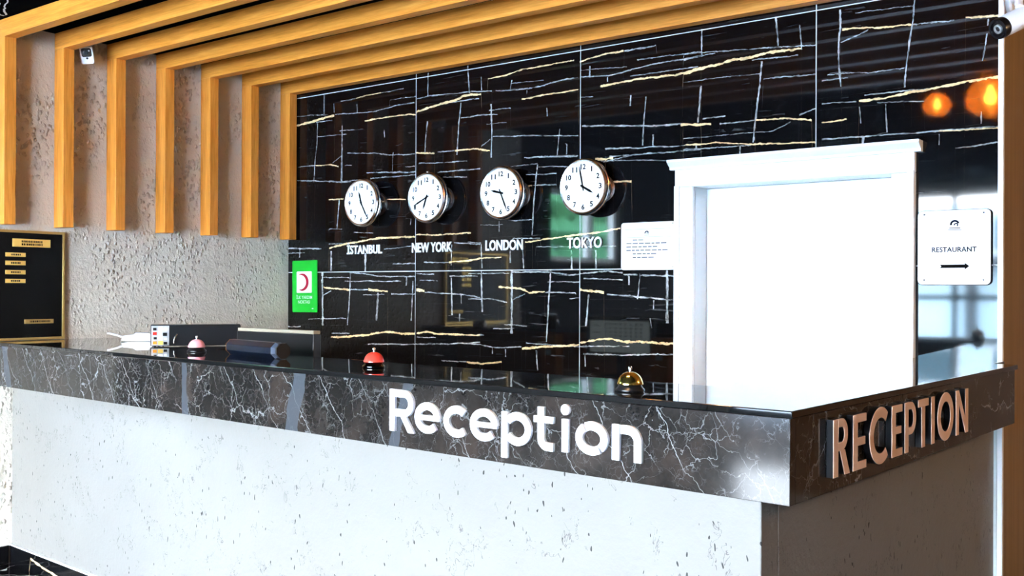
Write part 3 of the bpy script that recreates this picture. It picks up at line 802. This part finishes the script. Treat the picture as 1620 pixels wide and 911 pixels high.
side_letter(Pf); side_letter(sl(boxes=[(.858, .952, Z1-.024, Z1), (.890, .890+W2, Z0, Z1-.024)])); side_letter(sl(boxes=[(.981, .981+W2, Z0, Z1)]))
side_letter(sl(closed=[arc(1.122, 1.091, .066, .064, 0, 349.4, 33)]))
def Nf(b, w0, w1): b.box(1.231, 1.231+W2, Z0, Z1, w0, w1, SIDE); b.box(1.335, 1.335+W2, Z0, Z1, w0, w1, SIDE); b.prism([(1.261, Z1), (1.263, Z1-.045), (1.335, Z0), (1.335, Z0+.045)], w0, w1, SIDE)
side_letter(Nf)

# ------------------------------------------------------------------ door behind the counter
dr = struct('door_1', (-1.865, YW, 0))
jl0, jl1, jr0, jr1, hz = -2.453, -2.352, -1.376, -1.275, 2.112
b = MB().box(jl0, jl1, 0, 2.022, 0, .03, BACK).box(jl0, jl0+.03, 0, 2.03, .03, .04, BACK); obj('architrave', b, M_WHITE, dr, bevel=.004)
b = MB().box(jr0, jr1, 0, 2.022, 0, .03, BACK).box(jr1-.03, jr1, 0, 2.03, .03, .04, BACK); obj('architrave', b, M_WHITE, dr, bevel=.004)
obj('head', MB().box(jl0, jr1, 2.0225, hz, 0, .03, BACK), M_WHITE, dr, bevel=.004)
prof = [(0, 0), (.034, 0), (.036, .012), (.05, .022), (.066, .036), (.068, .048), (0, .048)]
CF = Fr((jl0-.005, YW-.0, hz+.0005), (0,-1,0), (1,0,0)); obj('cornice', MB().prism(prof, -.022, (jr1-jl0)+.032, CF), M_WHITE, dr)
obj('jamb_lining', MB().box(jl0+.035, jl1, 0, 2.022, -.125, -.001, BACK), M_OFFWHITE, dr); obj('jamb_lining', MB().box(jr0, jr1-.035, 0, 2.022, -.125, -.001, BACK), M_OFFWHITE, dr)
obj('jamb_lining', MB().box(jl1, jr0, 2.0225, 2.06, -.125, -.001, BACK), M_OFFWHITE, dr)
obj('leaf', MB().box(jl1+.002, jr0-.002, .01, 2.02, -.165, -.125, BACK), M_WHITE, dr, bevel=.002)
obj('jamb_lining', MB().box(DX0-.1, DX1+.1, 0, DZ+.1, -.20, -.166, BACK), M_OFFWHITE, dr)
obj('stop_bead', MB().box(jr0-.016, jr0-.0005, .01, 2.015, -.1248, -.1, BACK), M_WHITE, dr)

# ------------------------------------------------------------------ clocks and city names
def clock(u, z, hh, mm, label, knob=False):
    F = BACK.at(u, z, 0); t = thing('wall_clock', label, 'clock', F.P(0, 0, 0), 'world clocks on the black wall')
    obj('wall_mount', MB().lathe([(.074, .001), (.074, .006), (.062, .010), (.062, .040), (.070, .046), (.070, .056), (.060, .060)], F.at(.066, -.006), 32), M_CHROME, t)
    RO = .154
    obj('case', MB().lathe([(.10, .060), (RO-.012, .060), (RO-.003, .066), (RO, .074), (RO-.001, .083), (RO-.006, .086), (RO-.007, .091), (RO-.003, .094), (RO-.003, .102), (RO-.010, .108), (RO-.017, .106), (RO-.019, .098), (.10, .097)], F, 48), M_CHROME, t)
    obj('case_groove', MB().lathe([(RO-.0045, .0835), (RO-.0045, .0935)], F, 48), M_BLACK, t)
    fc = obj('face', MB().lathe([(RO-.0185, .0975), (RO-.0185, .1)], F, 48), M_FACE, t)
    for k in range(1, 13):
        a = R(90-30*k); cx, cy = .108*math.cos(a), .108*math.sin(a); hw = .0165 if k > 9 else .0095
        obj('numeral', merged(put_text(str(k), F, cx-hw if k != 1 else cx-.004, cx+hw if k != 1 else cx+.004, cy-.0145, cy+.0145, .1004, .03)), M_INK, fc)
        fh = F.rot(-R(hh*30)); fm = F.rot(-R(mm*6))
    obj('hour_hand', MB().prism([(-.005, -.018), (.005, -.018), (.0065, .05), (0, .074), (-.0065, .05)], .1015, .1028, fh), M_INK, t)
    obj('minute_hand', MB().prism([(-.0035, -.022), (.0035, -.022), (.0048, .075), (0, .116), (-.0048, .075)], .1035, .1046, fm), M_INK, t)
    obj('centre_cap', MB().lathe([(.007, .1012), (.007, .106), (.004, .107)], F, 16), M_INK, t)
    if knob: obj('knob', MB().lathe([(.012, 0), (.013, .004), (.009, .012), (.0, .014)], Fr(F.P(0, RO-.002, .085), (1,0,0), (0,0,1), (0,1,0)), 14), M_CHROME, t)
clock(-4.658, 2.05, 11.42, 25, 'round chrome wall clock above the name ISTANBUL, hands at 11:25')
clock(-4.097, 2.052, 6.68, 41, 'round chrome wall clock above the name NEW YORK, hands near 6:40', True)
clock(-3.525, 2.05, 9.43, 26, 'round chrome wall clock above the name LONDON, hands near 9:26')
clock(-2.965, 2.051, 3.97, 58, 'round chrome wall clock above the name TOKYO, hands near 4:00')
for wd, u0, u1 in (('İSTANBUL', -4.888, -4.566), ('NEW YORK', -4.302, -3.973), ('LONDON', -3.712, -3.438), ('TOKYO', -3.132, -2.905)):
    t = thing('city_name', 'white capital letters reading %s on the black tiled wall' % wd.replace('İ', 'I'), 'lettering', BACK.P((u0+u1)/2, 1.757, 0), 'city names under the clocks')
    for m in put_text(wd, BACK, u0, u1, 1.7265, 1.788, .008, .022, .007): obj('letter', m, M_WHITE, t)

# ------------------------------------------------------------------ signs
t = thing('first_aid_sign', 'green first aid sign with a red crescent on a white square', 'sign', BACK.P(-5.305, 1.515, 0))
FS = BACK.at(-5.305, 1.515, 0).rot(R(0.6)); pn = obj('panel', MB().prism(rrect(-.126, .126, -.177, .177, .008), .001, .007, FS), M_GREEN, t)
obj('white_square', MB().prism(rrect(-.079, .074, -.044, .102, .006), .0072, .0078, FS), M_PAPER, pn)
o_ = arc(-.022, .029, .066, .060, 122, -122, 24); i_ = arc(-.045, .029, .062, .050, -100, 100, 24)
obj('crescent', MB().prism(o_+i_, .008, .0086, FS), M_CRES, pn)
obj('text', merged(put_text('İLK YARDIM', FS, -.082, .078, -.086, -.062, .0080, .006)+put_text('NOKTASI', FS, -.064, .055, -.118, -.096, .0080, .006)), M_PAPER, pn)
obj('small_mark', MB().box(.075, .09, -.155, -.148, .0072, .0078, FS), M_PAPER, pn)

t = thing('notice_board', 'white acrylic notice with printed lines on the black wall left of the door', 'notice', BACK.P(-2.62, 1.73, 0))
FN = BACK.at(-2.6205, 1.7295, 0); pn = obj('panel', MB().prism(rrect(-.1605, .1595, -.1245, .1245, .016), .004, .010, FN), M_PAPER, t)
for a in (-1, 1):
    for c in (-1, 1): obj('stand_off', MB().lathe([(.006, .0002), (.006, .013), (.004, .014)], FN.at(a*.149, c*.112), 10), M_CHROME, t)
b = MB(); random.seed(5)
b.box(-.135, .135, .088, .0895, .0102, .0106, FN); b.box(-.135, .135, .046, .0475, .0102, .0106, FN)
for z, n_ in ((.030, 2), (.012, 7), (-.006, 6), (-.024, 8), (-.043, 5), (-.062, 4), (-.092, 0)):
    x = -.128 if n_ > 5 else -.09
    for q in range(n_):
        l = random.uniform(.018, .034); b.box(x, x+l, z, z+.0055, .0102, .0105, FN); x += l+.006
    b.box(-.135, .135, z-.006, z-.0053, .0102, .0105, FN)
obj('print', b, M_INKG, pn)
def crest(F, s, par, m):
    b = MB(); b.strip(arc(0, 0, s, s*.9, 10, 200, 14), s*.55, .0102, .0106, F); b.strip(arc(s*.35, -s*.25, s*.45, s*.4, -60, 200, 12), s*.3, .0107, .011, F)
    b.box(-s*1.5, s*1.5, -s*1.25, -s*1.05, .0102, .0106, F); obj('crest', b, m, par)
crest(FN.at(-.005, .068), .010, pn, M_NAVYINK)

t = thing('restaurant_sign', 'white rounded sign reading RESTAURANT with an arrow, right of the door', 'sign', BACK.P(-1.115, 1.688, 0))
FR = BACK.at(-1.1155, 1.6885, 0); pn = obj('panel', MB().prism(rrect(-.147, .147, -.160, .160, .02), .014, .020, FR), M_PAPER, t)
obj('dark_rim', MB().prism(rrect(-.1495, .1495, -.1625, .1625, .022), .009, .0139, FR), M_INK, t)
for a in (-1, 1):
    for c in (-1, 1): obj('stand_off', MB().lathe([(.006, .0003), (.006, .0088)], FR.at(a*.13, c*.14), 10), M_CHROME, t)
b = MB()
for q in ((-.12, -.1195, -.14, .145), (.1195, .12, -.14, .145), (-.12, .12, .1445, .145), (-.12, .12, -.14, -.1395)): b.box(*q, .0201, .0204, FR)
for a in (-1, 1):
    for zz in (-.14, .145): b.box(a*.12-.0035, a*.12+.0035, zz-.003, zz+.003, .0201, .0205, FR)
obj('border', b, M_INKG, pn)
crest(FR.at(.005, .1, .0100), .015, pn, M_NAVYINK)
b = MB().box(-.022, .032, .074, .0762, .0201, .0204, FR); obj('small_line', b, M_INKG, pn)
obj('word', merged(put_text('RESTAURANT', FR, -.088, .093, -.020, .002, .0203, .022)), M_NAVYINK, pn)
obj('arrow', MB().prism([(-.055, -.088), (-.049, -.081), (-.055, -.074), (.046, -.074), (.046, -.067), (.064, -.081), (.046, -.095), (.046, -.088)], .0201, .0205, FR), M_INK, pn)

# black glass board on the left wall
t = thing('directory_board', 'black glass board with gold frame and gold plates above the counter', 'board', (XL, 2.6, 1.215))
y0, y1, z0, z1 = 2.12, 2.955, 1.2105, 1.812
obj('glass', MB().box(y0+.012, y1-.012, z0+.012, z1-.012, .004, .016, LEFT), M_GLASSB, t)
b = MB().box(y0, y1, z0, z0+.013, .0005, .024, LEFT).box(y0, y1, z1-.013, z1, .0005, .024, LEFT).box(y0, y0+.013, z0+.013, z1-.013, .0005, .024, LEFT).box(y1-.013, y1, z0+.013, z1-.013, .0005, .024, LEFT)
obj('frame', b, M_GOLDF, t, bevel=.001)
random.seed(11)
for i, (a, b_, c, d) in enumerate(((2.661, 2.873, 1.722, 1.766), (2.624, 2.734, 1.667, 1.689), (2.624, 2.734, 1.621, 1.645), (2.624, 2.734, 1.571, 1.594), (2.624, 2.734, 1.524, 1.546), (2.729, 2.893, 1.300, 1.324))):
    pl = obj('gold_plate', MB().box(a, b_, c, d, .0165, .0195, LEFT), M_GOLD if i < 5 else M_GOLDF, t, bevel=.001)
    m = MB(); rows = ((.54, .80), (.18, .44)) if i == 0 else ((.3, .72),)
    for r0, r1 in rows:
        x = a+.05 if i == 0 else a+.03; e = b_-.045 if i == 0 else b_-.028
        if i == 5: x = a+.03; e = b_-.02
        while x < e:
            l = random.uniform(.004, .009); m.box(x, min(x+l, e), c+(d-c)*r0, c+(d-c)*r1, .0196, .0199, LEFT); x += l+.003
    obj('engraving', m, M_INK, pl)

# ------------------------------------------------------------------ things on the counter
ZT = 1.2085
def bell(lx, ly, m, label, s=1.0, dark=M_BLACK):
    F = Fr(LOC.P(lx, ly, ZT), (1,0,0), (0,0,1), (0,1,0)); t = thing('service_bell', label, 'bell', F.o, 'bells on the counter')
    k = s
    obj('base', MB().lathe([(.041*k, 0), (.043*k, .003*k), (.043*k, .006*k), (.037*k, .012*k), (.033*k, .020*k), (.030*k, .022*k), (.01*k, .0225*k)], F, 32), dark, t)
    obj('dome', MB().lathe([(.034*k, .022*k), (.0385*k, .021*k), (.0385*k, .024*k), (.0365*k, .030*k), (.034*k, .038*k), (.028*k, .047*k), (.019*k, .054*k), (.009*k, .0575*k), (0, .058*k)], F, 36), m, t)
    obj('plunger', MB().lathe([(.004*k, .0575*k), (.004*k, .064*k), (.0055*k, .0645*k), (.0058*k, .070*k), (.004*k, .0735*k), (0, .074*k)], F, 16), M_CHROME, t)
bell(-.548, .125, M_BRASS, 'polished brass service bell with black base on the counter', .98)
bell(-1.735, .205, M_RED, 'red service bell with black base on the counter', 1.0, mat('dark_chrome', (.12,.12,.12), .1, 1.0))
bell(-3.01, .265, M_PINK, 'pink service bell in front of the black box', 1.0)

# black terminal box turned to face the lobby
bc = LOC.P(-3.39, .50, ZT); yaw = math.atan2(bc.x, bc.y); nx = Vector((-bc.x, -bc.y, 0)).normalized(); ex = Vector((0,0,1)).cross(nx)
BX = Fr(bc, ex, nx); t = thing('terminal_box', 'low black box with a metal connector panel at its left end', 'electronics', bc)
obj('casing', MB().box(-.215, .215, .004, .108, -.10, 0, BX), M_BLACK, t, bevel=.003)
io = obj('connector_panel', MB().box(-.211, -.128, .007, .104, .0002, .003, BX), M_CONN, t)
random.seed(2)
for u, v, s_, m in ((-.195, .088, .008, M_BLACK), (-.168, .09, .010, M_WHITE), (-.145, .088, .009, M_STEEL), (-.195, .066, .009, M_RED), (-.170, .066, .007, M_STEEL), (-.147, .062, .010, M_BLACK), (-.193, .043, .007, M_BLACK), (-.168, .043, .011, M_WHITE), (-.145, .04, .007, M_STEEL), (-.195, .02, .009, M_ORANGE), (-.168, .02, .012, M_GOLD), (-.145, .018, .008, M_BLACK)):
    obj('socket', MB().box(u-s_, u+s_, v-s_*.8, v+s_*.8, .003, .009, BX), m, io)
obj('lever', MB().tube([BX.P(-.105, .018, .012), BX.P(-.104, .035, .016), BX.P(-.098, .05, .014), BX.P(-.09, .062, .006)], .004), M_CHROME, t)
for r_ in ((-.2, -.09), (.2, -.09), (-.2, -.01), (.2, -.01)): obj('foot', MB().lathe([(.008, 0), (.008, .0045)], Fr(BX.P(r_[0], 0, r_[1]), (1,0,0), (0,0,1), (0,1,0)), 10), M_BLACK, t)

# white device with its stub arm and black cable
wc_ = LOC.P(-4.03, .555, ZT); nx = Vector((-wc_.x, -wc_.y, 0)).normalized(); ex = Vector((0,0,1)).cross(nx); WF = Fr(wc_, ex, nx)
t = thing('white_device', 'white plastic desk device with a thin arm, left of the black box', 'electronics', wc_)
b = MB().prism([(-.095, .006), (-.06, .0), (.085, .0), (.085, .030), (.055, .034), (.05, .046), (-.02, .047), (-.035, .036), (-.085, .03)], -.07, .02, WF); obj('casing', b, M_WHITE, t, bevel=.003)
obj('arm', MB().tube([WF.P(-.085, .022, -.01), WF.P(-.115, .034, -.01), WF.P(-.165, .047, -.01)], .0055), M_WHITE, t)
obj('cable', MB().tube([WF.P(.084, .012, -.02), WF.P(.10, .03, -.01), WF.P(.115, .034, .0), WF.P(.128, .018, .01), WF.P(.125, .006, .02), WF.P(.105, .004, .02)], .0035), M_BLACK, t)

# navy octagonal case
p0, p1 = LOC.P(-2.78, .29, ZT), LOC.P(-2.335, .245, ZT); ax = (p1-p0).normalized(); rr = .036
EF = Fr(p0+Vector((0,0,rr*math.cos(R(22.5)))), ax.cross(Vector((0,0,1))), ax); L = (p1-p0).length
t = thing('octagonal_case', 'dark navy octagonal case lying on the counter beside the pink bell', 'case', p0)
octo = lambda r: [(r*math.cos(R(22.5+45*k)), r*math.sin(R(22.5+45*k))) for k in range(8)]
obj('body', MB().prism(octo(rr), .02, L-.045, EF), M_NAVY, t, bevel=.002, smooth=False)
b = MB(); a_ = octo(rr); c_ = octo(rr*.72); n_ = 8
b.add([EF.P(u, v, L-.0448) for u, v in a_]+[EF.P(u, v, L-.012) for u, v in c_], [tuple(range(7, -1, -1)), tuple(range(8, 16))]+[(i, (i+1) % 8, 8+(i+1) % 8, 8+i) for i in range(8)]); obj('bevelled_end', b, M_NAVYL, t, smooth=False)
obj('end_rim', MB().prism(octo(rr*.95), L-.0118, L, EF), M_BLACK, t, smooth=False)
b = MB(); b.add([EF.P(u, v, .0198) for u, v in a_]+[EF.P(u*.8, v*.8, 0) for u, v in octo(rr*.6)], [tuple(range(8)), tuple(range(15, 7, -1))]+[(i, 8+i, 8+(i+1) % 8, (i+1) % 8) for i in range(8)]); obj('orange_end', b, M_ORANGE, t, smooth=False)

# ------------------------------------------------------------------ staff side behind the counter
t = thing('staff_desk', 'orange wood staff desk below the counter, seen reflected in the black wall', 'desk', LOC.P(-1.9, .6, 0))
obj('desk_top', MB().prism([(-3.5, .23), (-.6, .23), (-.6, .86), (-3.5, .86)], .84, .875, LOC), M_DESK, t, bevel=.002)
for lx in (-3.45, -2.1, -.65): obj('leg_panel', MB().prism([(lx-.018, .235), (lx+.018, .235), (lx+.018, .8), (lx-.018, .8)], .0, .8395, LOC), M_DESK, t)
mc = Vector((-3.72, 3.07, .8755)); MF = Fr((-3.72, 3.07, 1.18), (-1,0,0), (0,1,0)).rot(0)
t = thing('monitor', 'black monitor on the staff desk, its grey screen mirrored in the black wall', 'monitor', mc)
obj('casing', MB().box(-.275, .275, -.145, .115, -.045, 0, MF), M_BLACK, t, bevel=.004)
obj('lit_edge_strip', MB().box(-.272, .272, .1152, .130, -.042, -.002, MF), M_LITEDGE, t, bevel=.002)  # beige strip paints the top edge of the black casing as lit
sc_ = obj('screen', MB().box(-.245, .245, -.125, .100, .0002, .002, MF), M_SCREEN, t)
b = MB()
for i in range(8):
    for k in range(5): b.box(-.19+i*.042, -.17+i*.042, .07-k*.028, .083-k*.028, .0021, .0026, MF)
for k in range(3): b.box(.165, .215, .06-k*.05, .068-k*.05, .0021, .0026, MF)
obj('calendar_grid', b, M_SCREENI, sc_)
obj('stand', MB().box(-.03, .03, -.285, -.145, -.04, -.02, MF).box(-.11, .11, -.3043, -.290, -.11, .06, MF), M_BLACK, t)
for nm, (lx, ly), lb in (('file_box', (-3.32, .72), 'orange card file box left of the monitor, seen reflected in the black wall'), ('file_box', (-2.42, .74), 'orange card file box right of the monitor, seen reflected in the black wall')):
    c = LOC.P(lx, ly, .8755); F2 = Fr(c, TX, TY); t = thing(nm, lb, 'box', c, 'orange file boxes on the staff desk')
    bd = obj('body', MB().box(-.065, .065, 0, .30, -.10, .0, F2), M_ORANGE, t, bevel=.002); obj('label_holder', MB().box(-.025, .025, .15, .19, .0002, .002, F2), M_PAPER, bd)

# ------------------------------------------------------------------ cameras
cp = Vector((XL, 3.09, 2.835)); dv = Vector((.80, -.55, -.22)).normalized(); side = dv.cross(Vector((0,0,1))).normalized(); upv = side.cross(dv)
c0 = Vector((XL+.085, 3.045, 2.822)); KF = Fr(c0, -side, dv, upv).rot(R(-9)); KF = Fr(c0, side, dv, upv).rot(R(-8))
t = thing('security_camera', 'small white cube security camera between two oak posts on the left wall', 'camera', cp)
obj('mount', MB().lathe([(.028, .0005), (.028, .012), (.012, .02), (.012, .05)], Fr((XL, 3.075, 2.835), (0,1,0), (1,0,0)), 18), M_WHITE, t)
obj('body', MB().prism(rrect(-.036, .036, -.048, .048, .012), -.045, 0, KF), M_WHITE, t, bevel=.004)
obj('glass', MB().prism(rrect(-.027, .027, -.008, .040, .010), .0003, .003, KF), M_CCAP, t, bevel=.001)
obj('lens', MB().lathe([(.014, .003), (.014, .008), (.009, .009), (.0, .006)], KF.at(.002, .016), 18), M_BLACK, t)
obj('sensor', MB().lathe([(.006, .0003), (.006, .003)], KF.at(0, -.016), 12), M_BLACK, t)
obj('status_light', MB().lathe([(.005, .003), (.004, .007), (0, .008)], KF.at(-.015, .025), 10), M_WHITE, t)

l0 = Vector((-.884, 4.27, 2.527)); l1 = Vector((-.800, 4.40, 2.60)); dv = (l0-l1).normalized(); side = dv.cross(Vector((0,0,1))).normalized(); upv = side.cross(dv)
BF = Fr(l0, side, dv, upv); LL = .17
t = thing('bullet_camera', 'white bullet security camera on the brown wall end at top right', 'camera', (-.926, 4.62, 2.68))
obj('housing', MB().lathe([(.036, -.22), (.042, -.215), (.042, -.035), (.0405, -.03)], BF, 32), M_WHITE, t)
obj('lens_ring', MB().lathe([(.0405, -.0298), (.042, -.02), (.040, 0), (.032, .001), (.028, -.008), (.0, -.008)], BF, 32), M_BLACK, t)
obj('lens', MB().lathe([(.018, -.0078), (.018, .0), (.012, .002), (.010, -.002), (0, -.002)], BF, 24), M_CONN, t)
obj('lens_glass', MB().lathe([(.0095, -.0018), (.006, .001), (0, .002)], BF, 20), M_BLACK, t)
je = BF.P(0, .04, -.14)
obj('bracket', MB().tube([je, je+Vector((-.01, .04, .05)), Vector((-.90, 4.66, 2.735)), Vector((-.9298, 4.68, 2.735))], .016, 12), M_WHITE, t)
obj('wall_plate', MB().lathe([(.055, .0005), (.055, .016), (.045, .024)], Fr((-.93, 4.68, 2.735), (0,1,0), (1,0,0)), 24), M_WHITE, t)

# ------------------------------------------------------------------ pendant lamp of the lobby (seen mirrored in the tiles)
def pend(x, y, z, s, lb):
    F = Fr((x, y, z), (1,0,0), (0,0,1), (0,1,0)); t = thing('pendant_lamp', lb, 'lamp', (x, y, z), 'amber glass lamps over the lobby')
    sh = obj('glass_shade', MB().lathe([(.03*s, .10*s), (.06*s, .085*s), (.10*s, .045*s), (.115*s, 0), (.10*s, -.05*s), (.06*s, -.085*s), (.056*s, -.082*s), (.095*s, -.048*s), (.109*s, 0), (.095*s, .042*s), (.056*s, .08*s), (.028*s, .095*s)], F, 28), M_AMBER, t)
    obj('bulb', MB().lathe([(0, -.035*s), (.02*s, -.03*s), (.032*s, 0), (.02*s, .03*s), (.012*s, .06*s), (0, .06*s)], F, 18), M_BULB, t)
    obj('stem', MB().tube([(x, y, z+.09*s), (x, y, ZC)], .006), M_BRASS, t)
pend(-1.86, 2.0, 2.765, .80, 'small amber glass ceiling lamp mirrored at the right of the black wall')
pend(-1.52, 2.02, 2.775, 1.35, 'large amber glass ceiling lamp mirrored at the right edge of the black wall')
lamp('lobby_fill', 'POINT', (2.2, 4.4, 2.6), 16, (1.0,.66,.36), .12)  # added warm fill without a fixture, brightens the wall end and counter side
